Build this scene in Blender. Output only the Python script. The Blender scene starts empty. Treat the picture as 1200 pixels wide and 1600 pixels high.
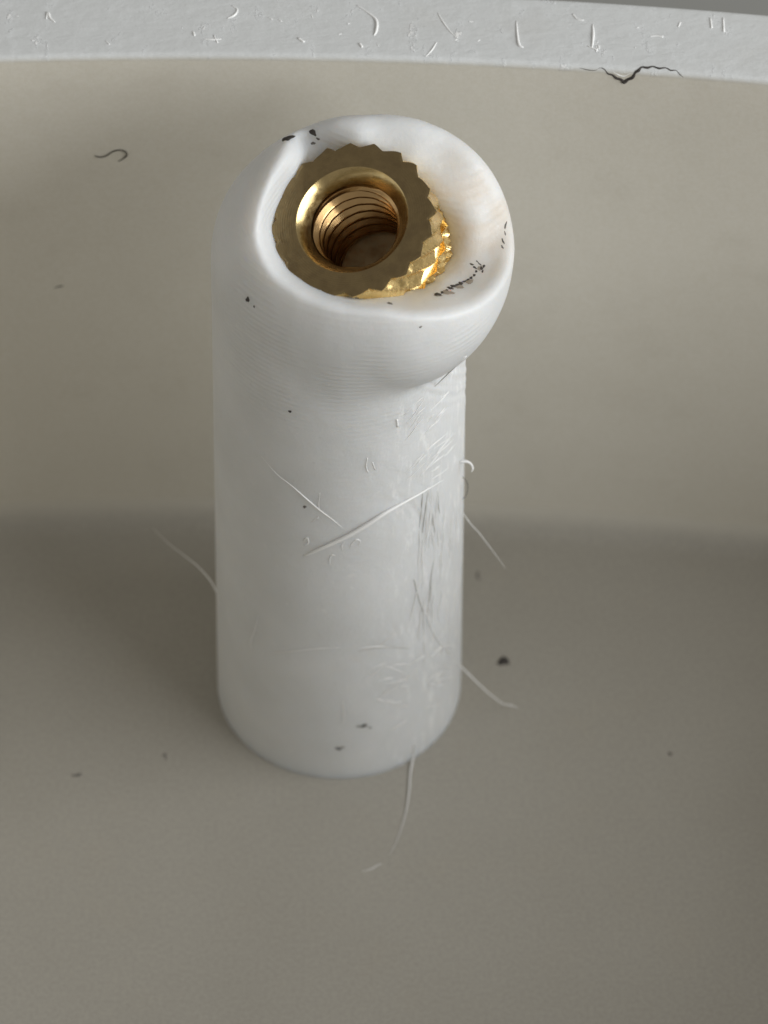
import bpy, bmesh, math, random
import numpy as np
from mathutils import Vector, Matrix
from mathutils.bvhtree import BVHTree

# ------------------------------------------------------------------ camera, world, light
# 1 Blender unit = 1 millimetre of the real thing
sc = bpy.context.scene
sc.unit_settings.system = 'METRIC'
sc.unit_settings.scale_length = 0.001
EL = math.radians(50)
FPX = 7350.0                                  # focal length in pixels of the 1200 px wide photograph
CAM = np.array([1.474, -95.189, 122.121])
V = np.array([0, -math.cos(EL), math.sin(EL)])
R_ = np.array([1.0, 0, 0])
U = np.array([0, math.sin(EL), math.cos(EL)])
cd = bpy.data.cameras.new('camera')
cam = bpy.data.objects.new('camera', cd)
sc.collection.objects.link(cam)
cam.location = CAM
cam.rotation_euler = (math.radians(90) - EL, 0, 0)
cd.sensor_fit = 'HORIZONTAL'
cd.sensor_width = 36
cd.lens = FPX / 1200 * 36
cd.clip_start = 1
cd.clip_end = 2000
cd.dof.use_dof = True
cd.dof.focus_distance = 139.0
cd.dof.aperture_fstop = 0.14          # about a 1 mm wide pupil at this scale
sc.camera = cam

w = bpy.data.worlds.new('World')
sc.world = w
w.use_nodes = True
bg = w.node_tree.nodes['Background']
bg.inputs[0].default_value = (1.0, 0.965, 0.90, 1)
bg.inputs[1].default_value = 0.315

def area(name, loc, target, sx, sy, power, col):
    l = bpy.data.lights.new(name, 'AREA')
    l.shape = 'RECTANGLE'; l.size = sx; l.size_y = sy; l.energy = power; l.color = col
    o = bpy.data.objects.new(name, l); sc.collection.objects.link(o)
    o.location = loc
    o.rotation_euler = (Vector(target) - Vector(loc)).to_track_quat('-Z', 'Y').to_euler()
    return o
area('window_light', (215, -78, 130), (0, 0, 16), 260, 125, 700000, (0.97, 0.99, 1.0))

sc.view_settings.view_transform = 'Standard'
sc.view_settings.look = 'None'
sc.view_settings.gamma = 1
sc.view_settings.use_curve_mapping = False
sc.view_settings.exposure = 0.0
sc.render.engine = 'CYCLES'
random.seed(7)
rng = np.random.default_rng(7)

# ------------------------------------------------------------------ helpers
def ray(px, py):
    d = -V * FPX + R_ * (px - 600) + U * (800 - py)
    return d / np.linalg.norm(d)
def at(px, py, ax, val):
    q = ray(px, py)
    return CAM + q * (val - CAM[ax]) / q[ax]
def project(P):
    q = P - CAM; z = -(q @ V)
    return 600 + FPX * (q @ R_) / z, 800 - FPX * (q @ U) / z

def link(o, parent=None):
    sc.collection.objects.link(o)
    if parent: o.parent = parent
    return o
def mesh_obj(name, verts, faces, mat, parent=None, smooth=True):
    me = bpy.data.meshes.new(name)
    me.from_pydata([tuple(map(float, p)) for p in verts], [], faces)
    me.materials.append(mat)
    if smooth: me.polygons.foreach_set('use_smooth', [True] * len(me.polygons))
    me.update()
    return link(bpy.data.objects.new(name, me), parent)
def empty(name, loc):
    o = bpy.data.objects.new(name, None); o.location = loc; o.empty_display_size = 1
    return link(o)
def tag(o, label=None, cat=None, group=None, kind=None):
    if label: o['label'] = label
    if cat: o['category'] = cat
    if group: o['group'] = group
    if kind: o['kind'] = kind
    return o

def nodes(name):
    m = bpy.data.materials.new(name); m.use_nodes = True
    nt = m.node_tree
    return m, nt, nt.nodes['Principled BSDF']
def N(nt, typ, **kw):
    n = nt.nodes.new(typ)
    for k, v in kw.items():
        if k in ('inputs',):
            for i, val in v.items(): n.inputs[i].default_value = val
        else: setattr(n, k, v)
    return n
def noise(nt, vec, scale, detail=4, rough=0.55):
    n = N(nt, 'ShaderNodeTexNoise', inputs={'Scale': scale, 'Detail': detail, 'Roughness': rough})
    nt.links.new(vec, n.inputs['Vector']); return n.outputs['Fac']
def ramp(nt, fac, stops):
    n = N(nt, 'ShaderNodeValToRGB')
    e = n.color_ramp.elements
    while len(e) < len(stops): e.new(0.5)
    for el, (p, c) in zip(e, stops): el.position = p; el.color = (*c, 1) if len(c) == 3 else c
    nt.links.new(fac, n.inputs[0]); return n.outputs[0]
def mathn(nt, op, a, b=None, clamp=False):
    n = N(nt, 'ShaderNodeMath', operation=op, use_clamp=clamp)
    for i, x in enumerate((a, b)):
        if x is None: continue
        if isinstance(x, (int, float)): n.inputs[i].default_value = x
        else: nt.links.new(x, n.inputs[i])
    return n.outputs[0]
def mixc(nt, fac, a, b, mode='MIX'):
    n = N(nt, 'ShaderNodeMix', data_type='RGBA', blend_type=mode)
    for s, x in ((0, fac), (6, a), (7, b)):
        if isinstance(x, (int, float)): n.inputs[s].default_value = x
        elif isinstance(x, tuple): n.inputs[s].default_value = (*x, 1)
        else: nt.links.new(x, n.inputs[s])
    return n.outputs[2]
def mapr(nt, v, a, b, c=0.0, d=1.0, smooth=True):
    n = N(nt, 'ShaderNodeMapRange', interpolation_type='SMOOTHSTEP' if smooth else 'LINEAR')
    nt.links.new(v, n.inputs[0])
    for i, x in enumerate((a, b, c, d)): n.inputs[i + 1].default_value = x
    return n.outputs[0]
def bump(nt, p, height, strength, dist, prev=None):
    n = N(nt, 'ShaderNodeBump', inputs={'Strength': strength, 'Distance': dist})
    nt.links.new(height, n.inputs['Height'])
    if prev: nt.links.new(prev, n.inputs['Normal'])
    nt.links.new(n.outputs[0], p.inputs['Normal']); return n.outputs[0]

# ------------------------------------------------------------------ materials
def mat_boss():
    m, nt, p = nodes('white_plastic')
    tc = N(nt, 'ShaderNodeTexCoord').outputs['Object']
    big = noise(nt, tc, 0.35, 3)
    base = ramp(nt, big, [(0.3, (0.67, 0.68, 0.68)), (0.7, (0.735, 0.745, 0.75))])
    # faint brown heat stain on the flange to the right of the insert
    vd = N(nt, 'ShaderNodeVectorMath', operation='DISTANCE')
    nt.links.new(tc, vd.inputs[0]); vd.inputs[1].default_value = STAIN
    st = mapr(nt, vd.outputs['Value'], 0.6, 2.9, 1.0, 0.0)
    st = mathn(nt, 'MULTIPLY', st, mapr(nt, noise(nt, tc, 1.1, 5), 0.3, 0.65, 0.25, 1.0))
    base = mixc(nt, mathn(nt, 'MULTIPLY', st, 0.72), base, (0.66, 0.57, 0.46))
    spk = mapr(nt, noise(nt, tc, 5.5, 2), 0.70, 0.76, 0.0, 0.12)
    base = mixc(nt, spk, base, (0.35, 0.33, 0.3))
    sp0 = N(nt, 'ShaderNodeSeparateXYZ'); nt.links.new(tc, sp0.inputs[0])
    mpw = N(nt, 'ShaderNodeMapping'); mpw.inputs['Rotation'].default_value = (0, math.radians(28), 0); mpw.inputs['Scale'].default_value = (1.8, 1.8, 0.45)
    nt.links.new(tc, mpw.inputs[0])
    wt = mathn(nt, 'MULTIPLY', mapr(nt, noise(nt, mpw.outputs[0], 2.2, 7, 0.7), 0.52, 0.66), mathn(nt, 'MULTIPLY', mapr(nt, sp0.outputs[0], 0.4, 2.6), mapr(nt, sp0.outputs[2], 19.0, 17.5)))
    base = mixc(nt, mathn(nt, 'MULTIPLY', wt, 0.6), base, (0.90, 0.905, 0.90))
    fl = mapr(nt, noise(nt, tc, 2.4, 8, 0.75), 0.60, 0.70, 0.0, 0.35)
    base = mixc(nt, fl, base, (0.88, 0.88, 0.87))
    nt.links.new(base, p.inputs['Base Color'])
    p.inputs['Roughness'].default_value = 0.42
    p.inputs['Subsurface Weight'].default_value = 0.7
    p.inputs['Subsurface Radius'].default_value = (1.0, 0.85, 0.7)
    p.inputs['Subsurface Scale'].default_value = 1.25
    p.inputs['Specular IOR Level'].default_value = 0.35
    sep = N(nt, 'ShaderNodeSeparateXYZ'); nt.links.new(tc, sep.inputs[0])
    # printed layer lines, only near the head
    wv = N(nt, 'ShaderNodeTexWave', bands_direction='Z', inputs={'Scale': 1.57, 'Distortion': 0.35, 'Detail': 2, 'Detail Scale': 0.6})
    mp = N(nt, 'ShaderNodeMapping'); mp.inputs['Rotation'].default_value = (0, 0, 0)
    nt.links.new(tc, mp.inputs[0]); nt.links.new(mp.outputs[0], wv.inputs['Vector'])
    lm = mathn(nt, 'MULTIPLY', mapr(nt, sep.outputs[2], 15.5, 18.8, 0.25, 1.0), mapr(nt, noise(nt, tc, 0.5, 2), 0.35, 0.6))
    b1 = bump(nt, p, mathn(nt, 'MULTIPLY', wv.outputs['Fac'], lm), 0.6, 0.014)
    # worn, torn side on the right
    mp2 = N(nt, 'ShaderNodeMapping'); mp2.inputs['Rotation'].default_value = (0, math.radians(24), 0); mp2.inputs['Scale'].default_value = (2.6, 2.6, 0.35)
    nt.links.new(tc, mp2.inputs[0])
    tear = noise(nt, mp2.outputs[0], 1.6, 6, 0.62)
    xm = mathn(nt, 'MULTIPLY', mapr(nt, sep.outputs[0], 1.4, 3.4), mapr(nt, sep.outputs[2], 18.8, 17.0))
    ge = N(nt, 'ShaderNodeNewGeometry'); sn = N(nt, 'ShaderNodeSeparateXYZ'); nt.links.new(ge.outputs['Normal'], sn.inputs[0])
    xm = mathn(nt, 'MULTIPLY', xm, mapr(nt, sn.outputs[2], 0.2, 0.02))
    b2 = bump(nt, p, mathn(nt, 'MULTIPLY', tear, xm), 0.5, 0.07, b1)
    b3 = bump(nt, p, noise(nt, tc, 3.0, 6, 0.65), 0.45, 0.06, b2)
    bump(nt, p, noise(nt, tc, 16, 4, 0.7), 0.25, 0.012, b3)
    return m

def mat_box(name, a, b, scuff=False, fillet=None):
    m, nt, p = nodes(name)
    tc = N(nt, 'ShaderNodeTexCoord').outputs['Object']
    n1 = noise(nt, tc, 0.12, 4)
    base = ramp(nt, n1, [(0.3, a), (0.7, b)])
    fine = noise(nt, tc, 7, 3, 0.7)
    base = mixc(nt, 0.10, base, ramp(nt, fine, [(0.35, (0.3, 0.29, 0.27)), (0.65, (0.9, 0.9, 0.88))]), 'OVERLAY')
    if scuff:
        sep = N(nt, 'ShaderNodeSeparateXYZ'); nt.links.new(tc, sep.inputs[0])
        mp = N(nt, 'ShaderNodeMapping'); mp.inputs['Scale'].default_value = (0.7, 1.6, 1.0); mp.inputs['Rotation'].default_value = (0, 0, 0.35)
        nt.links.new(tc, mp.inputs[0])
        s = noise(nt, mp.outputs[0], 1.5, 7, 0.65)
        top = mapr(nt, sep.outputs[2], RIMZ - 0.25, RIMZ - 0.02)
        base = mixc(nt, mathn(nt, 'MULTIPLY', top, 1.0), base, (0.675, 0.69, 0.69))
        mq = N(nt, 'ShaderNodeMapping'); mq.inputs['Scale'].default_value = (1.5, 0.7, 1.0); mq.inputs['Rotation'].default_value = (0, 0, -0.3)
        nt.links.new(tc, mq.inputs[0])
        s2 = noise(nt, mq.outputs[0], 1.1, 9, 0.72)
        base = mixc(nt, mathn(nt, 'MULTIPLY', top, mapr(nt, s2, 0.50, 0.66, 0.0, 0.55)), base, (0.80, 0.82, 0.83))
        base = mixc(nt, mathn(nt, 'MULTIPLY', top, mapr(nt, s2, 0.635, 0.665, 0.0, 0.9)), base, (0.97, 0.97, 0.96))
        s = mathn(nt, 'ADD', s, mapr(nt, s2, 0.60, 0.68))
        b0 = bump(nt, p, mathn(nt, 'MULTIPLY', s, top), 0.45, 0.10)
    else: b0 = None
    base = mixc(nt, mapr(nt, noise(nt, tc, 0.35, 5, 0.65), 0.5, 0.75, 0.0, 0.12), base, (0.42, 0.37, 0.29))
    if fillet:                               # floor colour blends to the wall colour up the moulded radius
        sf = N(nt, 'ShaderNodeSeparateXYZ'); nt.links.new(tc, sf.inputs[0])
        base = mixc(nt, mapr(nt, sf.outputs[2], 0.05, 0.95), base, fillet)
    nt.links.new(base, p.inputs['Base Color'])
    p.inputs['Roughness'].default_value = 0.5
    p.inputs['Specular IOR Level'].default_value = 0.3
    b1 = bump(nt, p, noise(nt, tc, 1.2, 4), 0.25, 0.05, b0)
    bump(nt, p, noise(nt, tc, 12, 3, 0.7), 0.2, 0.015, b1)
    return m

def mat_brass(name, col, rough, scale=6.0, bd=0.02, rings=False):
    m, nt, p = nodes(name)
    tc = N(nt, 'ShaderNodeTexCoord').outputs['Object']
    n = noise(nt, tc, scale * 0.4, 5, 0.6)
    base = ramp(nt, n, [(0.3, tuple(c * 0.82 for c in col)), (0.7, col)])
    nt.links.new(base, p.inputs['Base Color'])
    p.inputs['Metallic'].default_value = 1
    nt.links.new(mapr(nt, noise(nt, tc, scale, 4), 0.3, 0.7, rough * 0.75, rough * 1.35), p.inputs['Roughness'])
    b = None
    if rings:                                # lathe turning marks, nicks and tarnish
        wv = N(nt, 'ShaderNodeTexWave', wave_type='RINGS', rings_direction='Z', inputs={'Scale': 4.5, 'Distortion': 0.5, 'Detail': 3, 'Detail Scale': 1.5})
        nt.links.new(tc, wv.inputs['Vector'])
        b = bump(nt, p, wv.outputs['Fac'], 0.35, 0.006)
        b = bump(nt, p, mapr(nt, noise(nt, tc, 6.0, 5, 0.7), 0.60, 0.70), 0.25, 0.01, b)
        tn = mapr(nt, noise(nt, tc, 1.6, 6, 0.7), 0.45, 0.62)
        nt.links.new(mixc(nt, mathn(nt, 'MULTIPLY', tn, 0.35), base, (0.19, 0.135, 0.075)), p.inputs['Base Color'])
    b = bump(nt, p, noise(nt, tc, scale * 0.7, 4), 0.5, bd, b)
    bump(nt, p, noise(nt, tc, scale * 4, 3, 0.7), 0.35, bd * 0.35, b)
    return m

def mat_plain(name, col, rough=0.7, var=0.3, sss=0.0, sc_=4.0):
    m, nt, p = nodes(name)
    tc = N(nt, 'ShaderNodeTexCoord').outputs['Object']
    base = ramp(nt, noise(nt, tc, sc_, 4), [(0.3, tuple(c * (1 - var) for c in col)), (0.7, col)])
    nt.links.new(base, p.inputs['Base Color'])
    p.inputs['Roughness'].default_value = rough
    if sss:
        p.inputs['Subsurface Weight'].default_value = sss
        p.inputs['Subsurface Radius'].default_value = (0.3, 0.3, 0.3)
        p.inputs['Subsurface Scale'].default_value = 0.5
    return m

RIMZ = 22.0
# ------------------------------------------------------------------ head design frame
S0 = at(530, 400, 1, 0.0)                 # centre of the rounded shoulder of the boss
PXM = 52.7                                # pixels per millimetre at that distance
Vh = CAM - S0; Vh /= np.linalg.norm(Vh)
def hp(px, py, dep):                      # design point: depth in px towards the viewer, from S0
    q = ray(px, py)
    t = ((S0 + Vh * dep / PXM - CAM) @ Vh) / (q @ Vh)
    return CAM + q * t
STAIN = tuple(hp(712, 345, 15))

MB = mat_boss()
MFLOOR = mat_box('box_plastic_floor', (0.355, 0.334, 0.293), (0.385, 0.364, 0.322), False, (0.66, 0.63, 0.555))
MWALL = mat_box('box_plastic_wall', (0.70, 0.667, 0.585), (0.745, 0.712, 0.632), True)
MTABLE = mat_plain('grey_tabletop', (0.30, 0.30, 0.285), 0.6, 0.06, sc_=0.05)
BR_FACE = mat_brass('brass_face', (0.30, 0.222, 0.112), 0.36, 5, 0.010, True)  # darker copy of the brass: reflection of a dark ceiling put into the colour
BR_CH = mat_brass('brass_chamfer', (0.56, 0.42, 0.20), 0.2, 4, 0.006)  # same brass darkened, dimmer reflections in the chamfer painted into its colour
BR = mat_brass('brass_bright', (0.88, 0.65, 0.29), 0.24, 4, 0.03)
BR_IN = mat_brass('brass_bore', (0.60, 0.39, 0.18), 0.2, 3, 0.003)
BR_END = mat_brass('brass_bore_bottom', (1.0, 0.78, 0.46), 0.7, 3, 0.006)
DIRT = mat_plain('dark_grime', (0.075, 0.065, 0.058), 0.85, 0.5, sc_=9)
DIRT2 = mat_plain('grey_grime', (0.16, 0.15, 0.135), 0.8)
FIB = mat_plain('fibre_brown', (0.12, 0.11, 0.09), 0.7)
SHRED = mat_plain('white_shred', (0.93, 0.93, 0.92), 0.4, 0.04, 0.3)
SCUFF = mat_plain('whitened_scuff', (0.98, 0.98, 0.97), 0.35, 0.02)
DIRT3 = mat_plain('faint_brown_smear', (0.34, 0.30, 0.25), 0.7, 0.2)
DULL = mat_plain('dull_scratch', (0.50, 0.49, 0.46), 0.6, 0.2)

# ------------------------------------------------------------------ setting
def extrude_profile(name, path_fn, xs, profile, mat):
    """profile: list of (offset across, z); path_fn(x, z) -> y of the inner face"""
    verts, faces = [], []
    n = len(profile)
    for x in xs:
        for off, z in profile: verts.append((x, path_fn(x, z) + off, z))
    for i in range(len(xs) - 1):
        for j in range(n - 1):
            a = i * n + j
            faces.append((a, a + 1, a + n + 1, a + n))
    faces.append(tuple(range(n - 1, -1, -1))); faces.append(tuple(range((len(xs) - 1) * n, len(xs) * n)))
    return mesh_obj(name, verts, faces, mat)
wx = np.array([-11.5, -7.2, -3.95, 3.64, 9.04, 14.42]); wy = np.array([7.03, 7.22, 7.28, 7.0, 6.58, 5.99])
wc = np.polyfit(wx, wy, 2)
def wall_y(x, z): return float(np.polyval(wc, x)) - 0.40 * z / RIMZ
T, r1 = 2.95, 0.20
prof = [(0.0, 0.0)]
prof += [(0.0, z) for z in np.linspace(1, RIMZ - r1, 14)]
prof += [(r1 - r1 * math.cos(a), RIMZ - r1 + r1 * math.sin(a)) for a in np.linspace(0.2, math.pi / 2, 7)]
prof += [(q, RIMZ) for q in np.linspace(r1 + 0.2, T - r1 - 0.1, 8)]
prof += [(T - r1 + r1 * math.sin(a), RIMZ - r1 + r1 * math.cos(a)) for a in np.linspace(0, math.pi / 2, 7)]
prof += [(T, -2.0), (0.0, -2.0), (0.0, 0.0)]
prof = prof[:-1]
wall_back = tag(extrude_profile('wall_back', wall_y, np.linspace(-40, 38, 157), prof, MWALL), kind='structure')

def boxy(name, x0, x1, y0, y1, z0, z1, mat, bev=0.25):
    bm = bmesh.new()
    bmesh.ops.create_cube(bm, size=1)
    for v in bm.verts: v.co = ((x0 + x1) / 2 + v.co.x * (x1 - x0), (y0 + y1) / 2 + v.co.y * (y1 - y0), (z0 + z1) / 2 + v.co.z * (z1 - z0))
    if bev: bmesh.ops.bevel(bm, geom=bm.edges[:], offset=bev, segments=3, affect='EDGES', profile=0.5)
    me = bpy.data.meshes.new(name); bm.to_mesh(me); bm.free(); me.materials.append(mat)
    return link(bpy.data.objects.new(name, me))
tag(boxy('wall_left', -42.9, -40.01, -38, 4.5, -2, RIMZ, MWALL), kind='structure')
tag(boxy('wall_right', 38.01, 40.9, -38, 4.0, -2, RIMZ, MWALL), kind='structure')
tag(boxy('wall_front', -39.98, 37.98, -41, -38.02, -2, RIMZ, MWALL), kind='structure')
# floor: a sheet with a slight fillet rising to the back wall
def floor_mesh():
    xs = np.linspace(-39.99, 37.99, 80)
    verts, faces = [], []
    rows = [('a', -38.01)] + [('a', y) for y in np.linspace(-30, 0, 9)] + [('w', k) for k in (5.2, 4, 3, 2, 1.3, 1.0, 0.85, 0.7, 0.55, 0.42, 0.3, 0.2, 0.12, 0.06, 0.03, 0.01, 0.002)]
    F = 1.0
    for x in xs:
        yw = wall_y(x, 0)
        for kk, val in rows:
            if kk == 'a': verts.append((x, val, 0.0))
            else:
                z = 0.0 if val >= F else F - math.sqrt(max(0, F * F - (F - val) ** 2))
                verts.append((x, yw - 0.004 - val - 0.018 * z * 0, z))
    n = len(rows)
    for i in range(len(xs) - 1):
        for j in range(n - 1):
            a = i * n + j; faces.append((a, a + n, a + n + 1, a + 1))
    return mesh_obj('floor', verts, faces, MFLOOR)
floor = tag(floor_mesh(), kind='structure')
def slab(name, s, z, mat):
    return mesh_obj(name, [(-s, -s, z), (s, -s, z), (s, s, z), (-s, s, z)], [(0, 1, 2, 3)], mat, smooth=False)
tag(slab('table', 400, -2.05, MTABLE), kind='structure')

# ------------------------------------------------------------------ boss (implicit shape sampled along rays)
ctrl = [ # px, py, depth px : the cut, bowl and crest of the melted head
 (406,343,148),(416,305,138),(433,272,118),(454,238,86),(478,214,26),(413,400,163),(455,447,181),(520,473,193),(600,480,192),
 (690,464,130),(765,413,58),(794,350,24),(772,275,42),(700,207,50),(640,190,58),(590,182,60),(510,194,60),
 (431,350,78),(449,296,70),(476,258,52),(515,232,34),(560,222,68),(640,250,62),(680,310,50),(708,400,42),(688,442,90),
 (640,462,122),(650,484,182),(590,468,160),(520,462,166),(455,420,124),(436,385,98),
 (752,340,50),(742,400,54),(725,270,54),(655,215,60),(722,440,84),(720,345,50),(690,275,56),
 (565,360,-30),(600,380,-50),(540,330,-20),(600,320,-20),(560,400,-10),(650,390,-50),(500,330,-10),
 (300,340,300),(300,200,260),(320,480,330),(450,600,420),(600,640,420),(780,560,330),(900,420,210),(900,250,150),(760,120,110),(590,80,90),(440,120,120)]
ctrl = np.array(ctrl, float)
def tps_fit(P, z, lam=0.0):
    n = len(P); d = np.linalg.norm(P[:, None] - P[None], axis=2)
    K = d ** 2 * np.log(d + 1e-9) + lam * np.eye(n)
    A = np.zeros((n + 3, n + 3)); A[:n, :n] = K; A[:n, n] = 1; A[:n, n + 1:] = P; A[n, :n] = 1; A[n + 1:, :n] = P.T
    b = np.zeros(n + 3); b[:n] = z
    return np.linalg.solve(A, b)
Pn = ctrl[:, :2] / 100
wts = tps_fit(Pn, ctrl[:, 2], 0.002)
gx = np.arange(200, 1001, 2.0); gy = np.arange(0, 801, 2.0)
GX, GY = np.meshgrid(gx / 100, gy / 100)
dd = np.sqrt((GX[..., None] - Pn[:, 0]) ** 2 + (GY[..., None] - Pn[:, 1]) ** 2)
DG = (dd ** 2 * np.log(dd + 1e-9)) @ wts[:len(Pn)] + wts[len(Pn)] + wts[len(Pn) + 1] * GX + wts[len(Pn) + 2] * GY
def cutD(px, py):
    fx = np.clip((px - 200) / 2, 0, len(gx) - 1.001); fy = np.clip((py - 0) / 2, 0, len(gy) - 1.001)
    ix = fx.astype(int); iy = fy.astype(int); tx = fx - ix; ty = fy - iy
    return (DG[iy, ix] * (1 - tx) * (1 - ty) + DG[iy, ix + 1] * tx * (1 - ty) + DG[iy + 1, ix] * (1 - tx) * ty + DG[iy + 1, ix + 1] * tx * ty)
def smin(a, b, k):
    h = np.clip(0.5 + 0.5 * (b - a) / k, 0, 1)
    return b * (1 - h) + a * h - k * h * (1 - h)
B1 = at(598, 385, 1, 0.0); RB1 = 205 / PXM
B2 = at(604, 432, 1, -0.9); RB2 = 176 / PXM
ZS = S0[2]; RS = 200 / PXM
def sdf(P):
    x, y, z = P[..., 0], P[..., 1], P[..., 2]
    t = np.clip(z / ZS, 0, 1)
    cx = S0[0] * t
    rad = 4.0 + (RS - 4.0) * t
    zz = np.maximum(z - ZS, 0)
    body = np.sqrt((x - cx) ** 2 + y ** 2 + zz ** 2) - rad
    b1 = np.linalg.norm(P - B1, axis=-1) - RB1
    b2 = np.linalg.norm(P - B2, axis=-1) - RB2
    ball = smin(b1, b2, 0.5)
    k = 0.16 + 0.75 * np.clip((2.6 - x) / 2.4, 0, 1)
    s = smin(body, ball, k)
    px, py = project(P)
    dep = (P - S0) @ Vh
    c = (dep - cutD(px, py) / PXM) * 0.75
    c = np.where(z > 12, c, -5.0)
    return -smin(-s, -c, 0.42)
# insert axis (also used for the pocket the insert sits in)
P0 = hp(550, 343, 122)
Uh = U - (U @ Vh) * Vh; Uh /= np.linalg.norm(Uh)
nrm = 0.895 * Vh + 0.445 * (-0.50 * R_ + 0.866 * Uh); nrm /= np.linalg.norm(nrm)
ex = np.cross(Uh, nrm); ex /= np.linalg.norm(ex); ey = np.cross(nrm, ex)
MI = Matrix(((ex[0], ey[0], nrm[0], P0[0]), (ex[1], ey[1], nrm[1], P0[1]), (ex[2], ey[2], nrm[2], P0[2]), (0, 0, 0, 1)))
def lumps(P, f, seed):
    g = np.random.default_rng(seed); o = 0
    for k in range(7):
        d = g.normal(size=3); d /= np.linalg.norm(d)
        o = o + np.sin((P @ d) * f * g.uniform(0.6, 1.5) + g.uniform(0, 6.28) + 1.2 * np.sin((P @ g.normal(size=3)) * f * 0.35))
    return o / 7
def full_sdf(P):
    s = sdf(P)
    x, z = P[..., 0], P[..., 2]
    head = np.clip((z - 18) / 2, 0, 1)
    s = s + 0.030 * lumps(P, 1.7, 3) * head + 0.010 * lumps(P, 5.5, 4) * head
    # torn side below the head: slanting folds high up, upright ones lower down
    m = np.clip((x - 1.2) / 1.6, 0, 1) * np.clip((18.6 - z) / 0.8, 0, 1) * np.clip((z - 2) / 5, 0.15, 1)
    sl = np.clip((z - 11) / 5, 0, 1)
    ang = np.arctan2(P[..., 1], x) * 4
    ph = 0.15 + 0.62 * sl
    q = 7.5 * (ang * np.cos(ph) + (z - 14) * np.sin(ph))
    rid = np.sin(q + 1.5 * np.sin(z * 1.3 + ang)) * np.sin(q * 0.47 + 1.7 + 1.1 * np.sin(z * 0.7)) + 0.6 * np.sin(q * 2.3 + 2 * np.sin(z * 2.1 + ang * 2))
    s = s + 0.015 * m * rid * (0.5 + 0.5 * np.sin(z * 0.9 + ang * 0.8))
    # pocket
    rel = P - P0; h = rel @ nrm
    rad = np.linalg.norm(rel - h[..., None] * nrm, axis=-1)
    s = np.maximum(s, -np.maximum(rad - 2.2, np.maximum(h - 1.2, -5.7 - h)))
    # foot: closed just below the floor
    return np.maximum(s, -0.15 - z)
import openvdb
VX = 0.062
gxs = np.arange(-4.4, 5.9, VX); gys = np.arange(-5.0, 4.6, VX); gzs = np.arange(-0.3, 25.6, VX)
vol = np.empty((len(gxs), len(gys), len(gzs)), np.float32)
for k0 in range(0, len(gzs), 32):
    Z = gzs[k0:k0 + 32]
    P = np.stack(np.meshgrid(gxs, gys, Z, indexing='ij'), -1)
    vol[:, :, k0:k0 + 32] = np.clip(full_sdf(P), -4 * VX, 4 * VX)
grid = openvdb.FloatGrid(4 * VX)
grid.copyFromArray(vol)
pts, quads = grid.convertToQuads(0.0)
pts = pts * VX + np.array([gxs[0], gys[0], gzs[0]])
# relax onto the exact surface
for _ in range(3):
    f0 = full_sdf(pts); e = 0.01
    gr = np.stack([(full_sdf(pts + np.eye(3)[i] * e) - f0) / e for i in range(3)], -1)
    n2 = np.maximum((gr ** 2).sum(-1), 0.05)
    pts = pts - gr * np.clip(f0 / n2, -0.02, 0.02)[:, None]
verts = pts
faces = [tuple(int(i) for i in q) for q in quads]
boss = mesh_obj('screw_boss', verts, faces, MB)
bmf = bmesh.new(); bmf.from_mesh(boss.data); bmesh.ops.recalc_face_normals(bmf, faces=bmf.faces[:]); bmf.to_mesh(boss.data); bmf.free()
tag(boss, 'tall white plastic post with a melted lopsided rounded head, standing on the box floor', 'plastic post')
bvh = BVHTree.FromPolygons([tuple(v) for v in verts], [f for f in faces if len(f) == 4])
wm = wall_back.data
bvw = BVHTree.FromPolygons([v.co[:] for v in wm.vertices], [tuple(p.vertices) for p in wm.polygons if len(p.vertices) == 4])
fm = floor.data
bvf = BVHTree.FromPolygons([v.co[:] for v in fm.vertices], [tuple(p.vertices) for p in fm.polygons])
def hit(px, py, which=None):
    """nearest surface point, its normal and the thing hit"""
    best = None
    for nm, b in (('boss', bvh), ('wall', bvw), ('floor', bvf)):
        if which and nm != which: continue
        h = b.ray_cast(Vector(CAM), Vector(ray(px, py)))
        if h[0] is not None and (best is None or h[3] < best[2]):
            n = h[1] if h[1].dot(Vector(V)) > 0 else -h[1]
            best = (h[0], n, h[3], nm)
    return best

# ------------------------------------------------------------------ brass insert
ins = empty('threaded_insert', (0, 0, 0)); ins.matrix_world = MI @ Matrix.Scale(0.985, 4)
tag(ins, 'brass threaded insert with a toothed rim, sunk crookedly into the head of the white post', 'brass insert')
def lathe_rows(name, rows, nth, mat, parent, smooth=False, closed=True):
    """rows: function list row(theta)->(r,z)"""
    verts, faces = [], []
    for f in rows:
        for k in range(nth):
            a = 2 * math.pi * k / nth
            r, z = f(a); verts.append((r * math.cos(a), r * math.sin(a), z))
    for i in range(len(rows) - 1):
        for k in range(nth):
            faces.append((i * nth + k, (i + 1) * nth + k, (i + 1) * nth + (k + 1) % nth, i * nth + (k + 1) % nth))
    return mesh_obj(name, verts, faces, mat, parent, smooth)
NTOOTH = 20
tj = [random.uniform(-0.16, 0.16) for _ in range(NTOOTH)]
ta = [random.uniform(0.75, 1.12) for _ in range(NTOOTH)]
def tooth(a, skew):
    u = (a - skew) / (2 * math.pi) * NTOOTH
    k = int(math.floor(u)) % NTOOTH; f = u - math.floor(u)
    pk = 0.42 + tj[k]
    t = f / pk if f < pk else (1 - f) / (1 - pk)
    t = (0.02 + 0.93 * t + 0.05 * math.sin(9 * f + k)) * ta[k] + (1 - ta[k]) * 0.35
    return t
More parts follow.
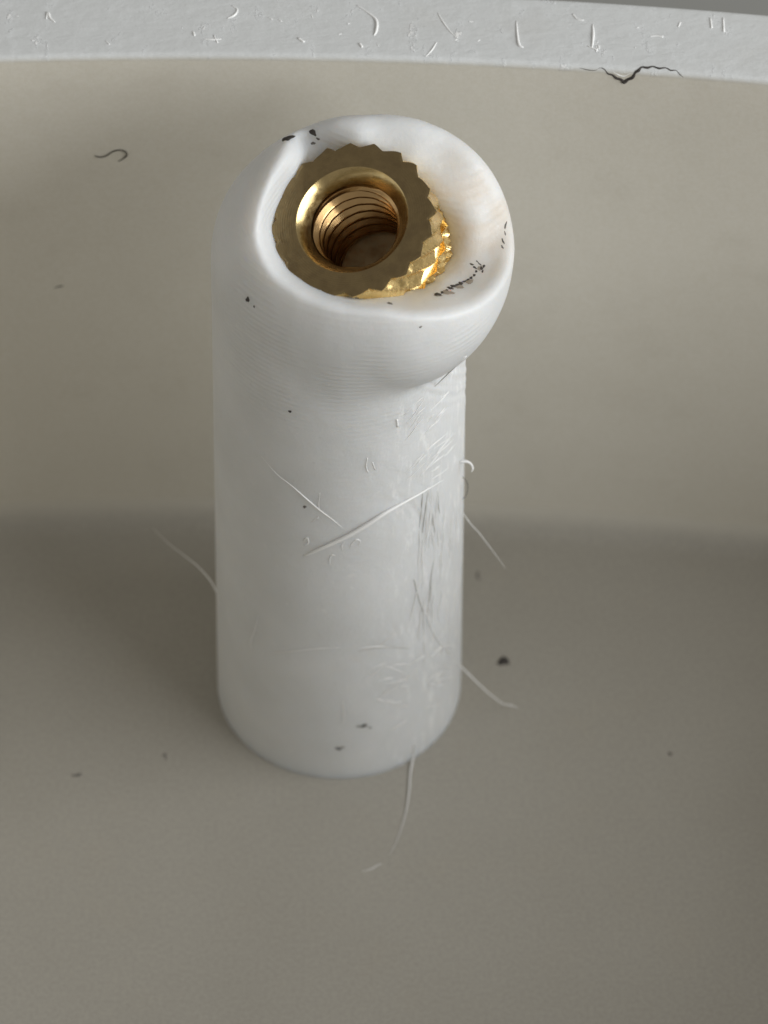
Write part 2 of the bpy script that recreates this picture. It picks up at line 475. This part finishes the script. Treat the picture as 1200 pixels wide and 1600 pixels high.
def ring_row(z, h, skew, r0=2.31, grow=0.0):
    return lambda a: (r0 + (h + 0.10 * math.sin(a * 7.3) * h) * tooth(a, skew(a) if callable(skew) else skew) + grow, z)
tw = 0.36                                   # helix of the knurl, radians per mm
def collar(name, z0, z1, sgn, h=0.23, off=0.0):
    rows = [lambda a: (2.0, z0), ring_row(z0, h * 0.93, off), ring_row(z0 - 0.05, h, off)]
    zs = np.linspace(z0 - 0.05, z1 + 0.05, 9)[1:]
    for z in zs: rows.append(ring_row(float(z), h, off + sgn * tw * (z0 - float(z)) * 1.0))
    rows += [ring_row(z1, h * 0.7, off + sgn * tw * (z0 - z1)), lambda a: (2.0, z1 - 0.02)]
    return lathe_rows(name, rows, 480, BR, ins, False)
# upper face: annulus between chamfer and toothed edge
face_rows = []
for q in np.linspace(0, 1, 9):
    def fr(a, q=q):
        ro = 2.31 + 0.23 * 0.93 * tooth(a, 0) * (1 + 0.10 * math.sin(a * 7.3))
        return (1.70 + (ro - 1.70) * q, 0.006 - 0.02 * max(0, q - 0.9) * 10)
    face_rows.append(fr)
lathe_rows('end_face', face_rows, 480, BR_FACE, ins, False)
collar('knurled_collar', -0.016, -1.25, 1)
lathe_rows('neck', [lambda a: (2.32, -1.20), lambda a: (2.16, -1.3), lambda a: (2.13, -1.45), lambda a: (2.16, -1.62), lambda a: (2.36, -1.72)], 128, BR, ins, True)
collar('knurled_collar', -1.70, -3.1, -1, 0.23, 0.1)
lathe_rows('tip', [lambda a: (2.3, -3.1), lambda a: (2.1, -3.4), lambda a: (2.0, -5.2), lambda a: (1.7, -5.4)], 96, BR, ins, True)
lathe_rows('chamfer', [lambda a: (1.70, 0.006), lambda a: (1.67, -0.02), lambda a: (1.52, -0.20), lambda a: (1.36, -0.46), lambda a: (1.33, -0.52), lambda a: (1.37, -0.60)], 160, BR_CH, ins, True)
def thread():
    pitch, nth = 0.52, 128
    zs = np.arange(-0.50, -4.9, -0.03)
    rows = []
    for z in zs:
        def f(a, z=float(z)):
            t = (z / pitch - a / (2 * math.pi)) % 1.0
            tri = abs(t * 2 - 1)
            tri = min(1, max(0, (tri - 0.08) / 0.80))
            r = 1.20 + 0.27 * tri
            if z > -0.62: r = max(r, 1.32)
            return (r, z)
        rows.append(f)
    rows += [lambda a: (1.30, -4.92), lambda a: (1.30, -5.2)]
    return lathe_rows('thread', rows, nth, BR_IN, ins, True)
thread()
lathe_rows('bore_floor', [lambda a: (1.45, -4.08), lambda a: (0.8, -4.12), lambda a: (0.001, -4.13)], 96, BR_END, ins, True)

# ------------------------------------------------------------------ specks of dirt
def blob(name, px, py, rx, ry, mat, label, cat='dirt speck', rot=0, group=None, bits=None, parent=None, which=None, lift=0.25):
    """low irregular crumbs (rx, ry in photo px) lying on the surface; bits: extra crumbs (dx, dy, rx, ry, rot)"""
    h = hit(px, py, which)
    c = Vector(h[0])
    meshes = []
    for dx, dy, ax, ay, ro in [(0, 0, rx, ry, rot)] + (bits or []):
        verts, faces = [], []
        hh = hit(px + dx, py + dy, which) or h
        base, n = Vector(hh[0]), Vector(hh[1])
        sc_ = hh[2] / FPX
        e1 = (Vector(R_) - n * n.dot(Vector(R_))).normalized(); e2 = n.cross(e1)
        fs = 1 / max(0.45, abs(e2.dot(Vector(U))))
        ax_, ay_ = ax * sc_, ay * sc_ * fs
        hz = lift * min(ax_, ay_)
        ns = 14
        p1, p2, p3 = (random.uniform(0, 6.3) for _ in range(3))
        jit = [1 + 0.22 * math.sin(2 * 6.283 * q / ns + p1) + 0.16 * math.sin(3 * 6.283 * q / ns + p2) + 0.12 * math.sin(5 * 6.283 * q / ns + p3) for q in range(ns)]
        cr, sr = math.cos(ro), math.sin(ro)
        for k in range(4):
            fr = (1.08, 0.9, 0.5, 0.0)[k]; zz = (-0.3, 0.45, 0.95, 1.0)[k]
            for q in range(ns if k < 3 else 1):
                an = 2 * math.pi * q / ns
                jj = jit[q] if k < 3 else 1
                x = ax_ * fr * jj * math.cos(an); y = ay_ * fr * jj * math.sin(an)
                verts.append(base + e1 * (x * cr - y * sr) + e2 * (x * sr + y * cr) + n * (hz * zz * random.uniform(0.75, 1.25)) - c)
        for k in range(2):
            for q in range(ns): faces.append((k * ns + q, k * ns + (q + 1) % ns, (k + 1) * ns + (q + 1) % ns, (k + 1) * ns + q))
        for q in range(ns): faces.append((2 * ns + q, 2 * ns + (q + 1) % ns, 3 * ns))
        meshes.append((verts, faces))
    if len(meshes) == 1:
        o = mesh_obj(name, *meshes[0], mat, parent, True)
        o.location = c
    else:
        o = empty(name, c)
        for vs, fs in meshes: mesh_obj('fleck', vs, fs, mat, o, True)
    if label: tag(o, label, cat, group)
    return o
blob('dirt_speck', 450, 216, 9, 4.5, DIRT, 'black speck on the far left corner of the post head, the left one of two', rot=0.35)
blob('dirt_speck', 489, 207, 5.5, 5.5, DIRT, 'round black speck on the far edge of the head, right one of two', rot=0.4)
blob('grime_smudge', 489, 224, 4, 2.5, DIRT2, 'small grey smudge just under the black specks at the far edge of the head', 'grime', bits=[(8, -7, 3, 2, 0)])
crumb = [(7, -3, 3, 1.7, 0.3), (14, -7, 2, 1.5, 0), (19, -10, 4, 2.2, 0.3), (25, -13, 5, 2.5, 0.4), (31, -15, 5, 2, 0.4), (36, -17, 4, 2.4, 0.3), (41, -20, 4, 1.5, 0.6),
         (47, -23, 3, 1.6, 0.6), (52, -26, 3.5, 1.6, 0.7), (57, -30, 3, 1.5, 0.8), (60, -36, 3, 1.3, 1.2), (58, -42, 4, 1.4, 2.2), (53, -47, 4, 1.2, 2.7),
         (68, -41, 4, 2.0, 1.3), (72, -44, 3, 1.8, 1.5), (70, -36, 3, 1.2, 1.2), (66, -47, 3, 1.2, 2.4), (62, -51, 3, 1.0, 2.4), (23, -9, 2, 1.2, 0)]
blob('grime_streak', 684, 460, 4.5, 3.2, DIRT, 'broken streak of black grime along the right rim of the post head', 'grime', rot=0.3, bits=crumb)
blob('grime_smear', 700, 457, 9, 3.5, DIRT3, 'faint brown smear around the black grime streak on the head', 'grime', rot=0.35, lift=0.08, which='boss',
     bits=[(18, -9, 9, 3, 0.4), (34, -17, 8, 3, 0.5), (50, -38, 6, 3, 1.2), (-16, 4, 7, 2.2, 0.1)])
blob('dirt_speck', 387, 468, 4.6, 3.8, DIRT, 'black speck on the left shoulder of the post below the insert', bits=[(10, 11, 2, 1.6, 0)])
blob('dirt_speck', 453, 643, 2.4, 2.2, DIRT, 'tiny dark dot on the left upper side of the post')
blob('dirt_speck', 476, 792, 3, 2, DIRT2, 'grey dot on the post beside the thin diagonal scratch')
blob('dirt_speck', 609, 474, 5, 1.8, DIRT2, 'flat brown speck just below the front edge of the brass insert')
blob('dirt_speck', 657, 511, 2, 1.6, DIRT2, 'pinprick grey speck under the grime streak on the head')
blob('grime_smudge', 790, 352, 1.8, 9, DIRT2, 'thin grey smudge on the rightmost edge of the post head', 'grime', rot=-0.2, bits=[(-4, 25, 1.6, 5, 0.3), (-5, 34, 1.5, 3, 0.6), (-1, 12, 1.2, 4, 0.2)])
blob('dirt_speck', 569, 1134, 4.5, 3, DIRT2, 'grey speck low on the post, the right one of two near its foot', bits=[(-8, 1, 4, 1.2, 0), (9, 3, 3, 1, 0.2)])
blob('dirt_speck', 529, 1170, 4, 2.5, DIRT2, 'brownish speck at the foot of the post, the lower one of two', bits=[(6, -2, 3, 1.2, 0)])
blob('dirt_crumb', 786, 1033, 7, 5.5, DIRT, 'largest black crumb, lying on the floor to the right of the post', rot=0.2, bits=[(6, 3, 4, 3, 0), (-5, 3, 4, 2.5, 0), (1, -4, 4, 3, 0)], lift=0.6)
blob('dirt_speck', 746, 898, 1.6, 7, DIRT2, 'small upright dark sliver on the floor close to the right of the post', rot=-0.25, bits=[(2, 6, 2, 2, 0)])
blob('dirt_speck', 1047, 1178, 4, 2.2, DIRT2, 'faint grey speck alone on the floor at the right')
blob('dirt_speck', 257, 1180, 3.5, 2, DIRT2, 'faint grey speck on the floor left of the foot of the post', bits=[(2, 5, 1.5, 2.5, 0)])
blob('dirt_speck', 121, 1211, 8, 1.8, DIRT2, 'short flat grey dash on the floor at the far left', rot=0.2, bits=[(-5, 1, 4, 1.5, 0.1)])
blob('dirt_speck', 92, 448, 9, 0.9, DIRT2, 'faint thin dash on the inner side of the back wall at the left', rot=0.25)

# ------------------------------------------------------------------ strands, fibres and scratches
def tube_mesh(pts, rads, seg=6):
    P = [Vector(p) for p in pts]
    # Catmull-Rom refine
    Q, RR = [], []
    for i in range(len(P) - 1):
        p0 = P[max(0, i - 1)]; p1 = P[i]; p2 = P[i + 1]; p3 = P[min(len(P) - 1, i + 2)]
        for k in range(4):
            t = k / 4
            Q.append(0.5 * ((2 * p1) + (-p0 + p2) * t + (2 * p0 - 5 * p1 + 4 * p2 - p3) * t * t + (-p0 + 3 * p1 - 3 * p2 + p3) * t ** 3))
            RR.append(rads[i] * (1 - t) + rads[i + 1] * t)
    Q.append(P[-1]); RR.append(rads[-1])
    verts, faces = [], []
    up = Vector(V)
    for i, q in enumerate(Q):
        d = (Q[min(i + 1, len(Q) - 1)] - Q[max(i - 1, 0)]).normalized()
        a = d.cross(up).normalized(); b = a.cross(d)
        for s in range(seg):
            an = 2 * math.pi * s / seg
            verts.append(q + (a * math.cos(an) + b * math.sin(an)) * RR[i])
    for i in range(len(Q) - 1):
        for s in range(seg):
            faces.append((i * seg + s, i * seg + (s + 1) % seg, (i + 1) * seg + (s + 1) % seg, (i + 1) * seg + s))
    faces.append(tuple(range(seg - 1, -1, -1))); faces.append(tuple(len(verts) - seg + s for s in range(seg)))
    return verts, faces
def strand(name, pts, wpx, mat, label=None, cat=None, which=None, lift=0.5, parent=None, free_from=None, away=0.0, group=None):
    """pts in photo px on the surface; from index free_from on the strand hangs free of it"""
    Q, rads, last = [], [], None
    n = len(pts)
    for i, (x, y) in enumerate(pts):
        wv_ = wpx if isinstance(wpx, (int, float)) else wpx[i]
        fr = free_from is not None and i >= free_from
        h = None if fr else hit(x, y, which)
        if h is None:
            last = (last if last else np.linalg.norm(S0 - CAM)) + away
            p = Vector(CAM + ray(x, y) * last); dist = last
        else:
            dist = h[2]; rr = wv_ / 2 * dist / FPX
            p = Vector(h[0]) + Vector(h[1]) * rr * lift; last = dist
        Q.append(p); rads.append(max(0.002, wv_ / 2 * dist / FPX))
    c = Q[0].copy()
    vs, fs = tube_mesh([q - c for q in Q], rads)
    o = mesh_obj(name, vs, fs, mat, parent)
    o.location = c
    if label: tag(o, label, cat, group)
    return o
strand('plastic_strand', [(474, 869), (492, 860), (515, 849), (545, 834), (575, 816), (600, 800), (630, 784), (660, 768), (692, 750)], [1.2, 4.5, 6, 7, 7.5, 6.5, 4.5, 3, 0.8], SHRED,
       'thickest white strand, lying diagonally across the middle of the post', 'plastic strand', 'boss', lift=0.95)
strand('plastic_strand', [(408, 712), (432, 740), (455, 758), (478, 778), (500, 797), (520, 812), (536, 826)], [0.5, 1.2, 1.5, 2.8, 2.2, 1.6, 0.6], SHRED,
       'thin white strand running down to meet the thick diagonal strand on the post', 'plastic strand', 'boss')
strand('plastic_strand', [(722, 800), (735, 818), (748, 832), (768, 858), (790, 888)], [1.2, 1.3, 1.1, 0.8, 0.35], SHRED,
       'short fine hair of white plastic sticking out from the right side of the post', 'plastic strand', 'boss', free_from=1, away=0.3)
strand('plastic_strand', [(648, 906), (655, 935), (667, 965), (680, 995), (700, 1019), (716, 1037), (735, 1056), (760, 1080), (785, 1099), (798, 1102), (812, 1108)], [0.8, 1.7, 2, 2, 2.1, 2.3, 2.2, 1.9, 1.5, 2.2, 0.5], SHRED,
       'long curved white strand peeling off the lower right of the post over the floor', 'plastic strand', 'boss', free_from=6, away=0.35)
strand('plastic_strand', [(647, 1162), (644, 1182), (641, 1210), (639, 1240), (633, 1275), (622, 1308), (608, 1338)], [1.5, 3, 2.6, 2.2, 1.6, 1.1, 0.4], SHRED,
       'white strand trailing from the foot of the post toward the viewer', 'plastic strand', lift=2.0)
strand('plastic_strand', [(565, 1362), (580, 1358), (590, 1352), (597, 1350)], [0.6, 1.4, 1.4, 0.5], SHRED,
       'tiny pale wisp lying on the floor in front of the post', 'plastic strand', 'floor')
strand('plastic_strand', [(344, 945), (338, 925), (328, 906), (308, 884), (285, 866), (262, 848), (238, 824)], [1.0, 2.2, 2.6, 1.9, 1.2, 0.8, 0.3], SHRED,
       'blurry pale strand sticking out from the left side of the post', 'plastic strand', 'boss', free_from=1, away=0.5)
strand('plastic_strand', [(718, 722), (727, 721), (735, 724), (739, 732), (736, 738)], [3, 5, 3.6, 2.6, 0.8], SHRED,
       'small curled white burr on the right edge of the post', 'plastic strand', 'boss', free_from=1, away=0.0)
strand('plastic_strand', [(722, 745), (729, 752), (731, 764), (727, 776), (722, 780)], [1, 1.8, 1.6, 1.2, 0.5], DIRT2,
       'small grey curl on the right edge of the post below the white burr', 'plastic strand', 'boss', free_from=1, away=0.0)
strand('curled_fibre', [(148, 243), (156, 245), (166, 243), (175, 237), (186, 234), (195, 236), (198, 242), (193, 247), (185, 252)], [1.4, 2.4, 2.4, 2.6, 2.4, 2.8, 3, 2.4, 1.2], FIB,
       'dark curled hair on the inside of the back wall, left of the post head', 'hair', 'wall')

def scr(pts, wd, mat=SHRED):
    return strand('scratch', pts, wd, mat, which='boss', lift=0.15, parent=boss)
# hand placed marks
scr([(728, 556), (706, 578), (680, 603), (655, 625), (632, 648)], [3, 2.6, 2.4, 2, 0.8])
scr([(620, 655), (621, 666)], [3.5, 4]); scr([(475, 845), (480, 840), (482, 848), (476, 852)], 2)
scr([(516, 884), (515, 874), (519, 867), (524, 868)], [0.6, 1.8, 2, 0.6]); scr([(536, 862), (534, 853), (538, 847)], [0.6, 1.8, 0.6]); scr([(546, 858), (550, 849), (557, 843), (563, 846), (560, 853)], [0.6, 1.8, 2.2, 1.8, 0.6])
scr([(574, 715), (572, 728), (575, 738)], 2); scr([(582, 722), (586, 734)], 1.8)
scr([(418, 1022), (440, 1019), (470, 1016), (500, 1013), (530, 1012)], [0.8, 1.4, 2.2, 1.8, 0.8])
scr([(560, 1013), (590, 1010), (625, 1011)], [1, 2, 1])
scr([(392, 1018), (393, 1000), (398, 985), (404, 960)], [1, 2.6, 2, 0.8])
scr([(568, 1060), (580, 1056), (590, 1048), (598, 1041)], [1, 2.4, 2.4, 1]); scr([(536, 1095), (537, 1115), (536, 1132)], [0.8, 1.8, 0.8])
scr([(610, 1142), (625, 1132), (637, 1124)], [1, 3, 1])
scr([(500, 770), (498, 788), (501, 800)], [0.8, 1.4, 0.8]); scr([(487, 815), (498, 808)], 1.4)
for _ in range(26):                     # diagonal shreds below the head, fanning from the right edge
    x = random.uniform(655, 716); y = random.uniform(600, 735); L = random.uniform(18, 60); sl = random.uniform(0.75, 1.35)
    pts = [(x + t * L * 0.6 * -1, y + t * L * 0.6 * sl + random.uniform(-1.5, 1.5)) for t in (0, 0.33, 0.66, 1)]
    scr(pts, [0.6, random.uniform(1.4, 2.6), random.uniform(1.2, 2.4), 0.6])
for _ in range(30):                     # near vertical shreds along the right side
    x = random.uniform(648, 712); y = random.uniform(755, 960); L = random.uniform(25, 90); dx = random.uniform(-14, 8)
    pts = [(x + t * dx + random.uniform(-1.5, 1.5), y + t * L) for t in (0, 0.33, 0.66, 1)]
    scr(pts, [0.6, random.uniform(1.3, 2.8), random.uniform(1.2, 2.6), 0.6], SHRED if random.random() < 0.8 else DULL)
for _ in range(28):                     # tangled scuffs near the lower right
    x = random.uniform(575, 690); y = random.uniform(1005, 1110); L = random.uniform(12, 42); a = random.uniform(-0.9, 0.3); c = random.uniform(-0.2, 0.2)
    pts = [(x + t * L * math.cos(a + c * t), y + t * L * math.sin(a + c * t)) for t in (0, 0.33, 0.66, 1)]
    scr(pts, [0.6, random.uniform(1.2, 2.2), random.uniform(1.2, 2.0), 0.6])
scr([(668, 770), (664, 800), (660, 832)], [1, 2, 1], DULL)
scr([(646, 905), (653, 930), (660, 955)], [1, 2, 1], DULL)
scr([(560, 1018), (590, 1012), (620, 1012), (640, 1014)], [0.8, 1.2, 1.2, 0.8], DULL)

# rim of the back wall: bright scuffs and the dark crack under its edge
def scuff(pts, wd): strand('scuff', pts, [x * 0.8 for x in wd] if isinstance(wd, list) else wd * 0.8, SCUFF, which='wall', lift=0.0, parent=wall_back)
scuff([(72, 30), (75, 20), (78, 28), (86, 35)], [2, 6, 5, 2])
scuff([(355, 29), (366, 24), (371, 15), (362, 9)], [2, 5, 3.5, 2]); scuff([(318, 61), (332, 62), (346, 61)], [1, 4, 1]); scuff([(334, 55), (340, 67)], [2, 3])
scuff([(557, 8), (575, 20), (588, 32), (588, 48), (584, 56)], [1.5, 3, 6, 6, 2]); scuff([(562, 68), (566, 74)], 5); scuff([(302, 50), (304, 56)], 4)
scuff([(665, 89), (675, 78), (682, 66)], [2, 3.5, 2]); scuff([(684, 20), (692, 34), (704, 50), (716, 60)], [1.5, 3, 2.4, 1.2])
scuff([(807, 33), (808, 50), (811, 70), (818, 74)], [2, 4, 6, 2]); scuff([(926, 38), (927, 55), (925, 75)], [2, 6, 3]); scuff([(918, 72), (934, 79)], [2, 4])
scuff([(1015, 57), (1026, 56), (1036, 58)], [1, 3, 5]); scuff([(895, 22), (902, 30), (912, 32)], 3); scuff([(1110, 28), (1112, 44)], [3, 4]); scuff([(1130, 28), (1131, 50)], [3, 4])
scuff([(466, 60), (475, 66)], 5); scuff([(1063, 35), (1060, 42)], 3)
for _ in range(18):
    x = random.uniform(5, 1190); y0 = 18 + max(0, (x - 800) * 0.06); y = random.uniform(y0, y0 + 55)
    scuff([(x, y), (x + random.uniform(-7, 7), y + random.uniform(-3, 7))], [1.2, random.uniform(1.2, 3)])
cpts = [(905, 106), (918, 109), (930, 110), (937, 106), (944, 108), (950, 115), (957, 117), (963, 122), (970, 124), (975, 128), (981, 124), (988, 121), (993, 113), (998, 110), (1003, 105),
        (1012, 106), (1020, 104), (1030, 107), (1040, 106), (1048, 110), (1056, 110), (1062, 116), (1068, 121)]
strand('crack', cpts, [0.4, 1.4, 1.0, 0.5, 1.6, 3.2, 3.6, 5.5, 5, 8, 5.5, 6.5, 4.2, 5.5, 3.2, 4.6, 2.8, 3.8, 2.2, 2.6, 1.2, 1.6, 0.4], DIRT, which='wall', lift=-0.2, parent=wall_back)
strand('crack', [(958, 112), (966, 117), (975, 119), (984, 115)], [0.5, 2.0, 2.4, 0.5], SCUFF, which='wall', lift=0.0, parent=wall_back)
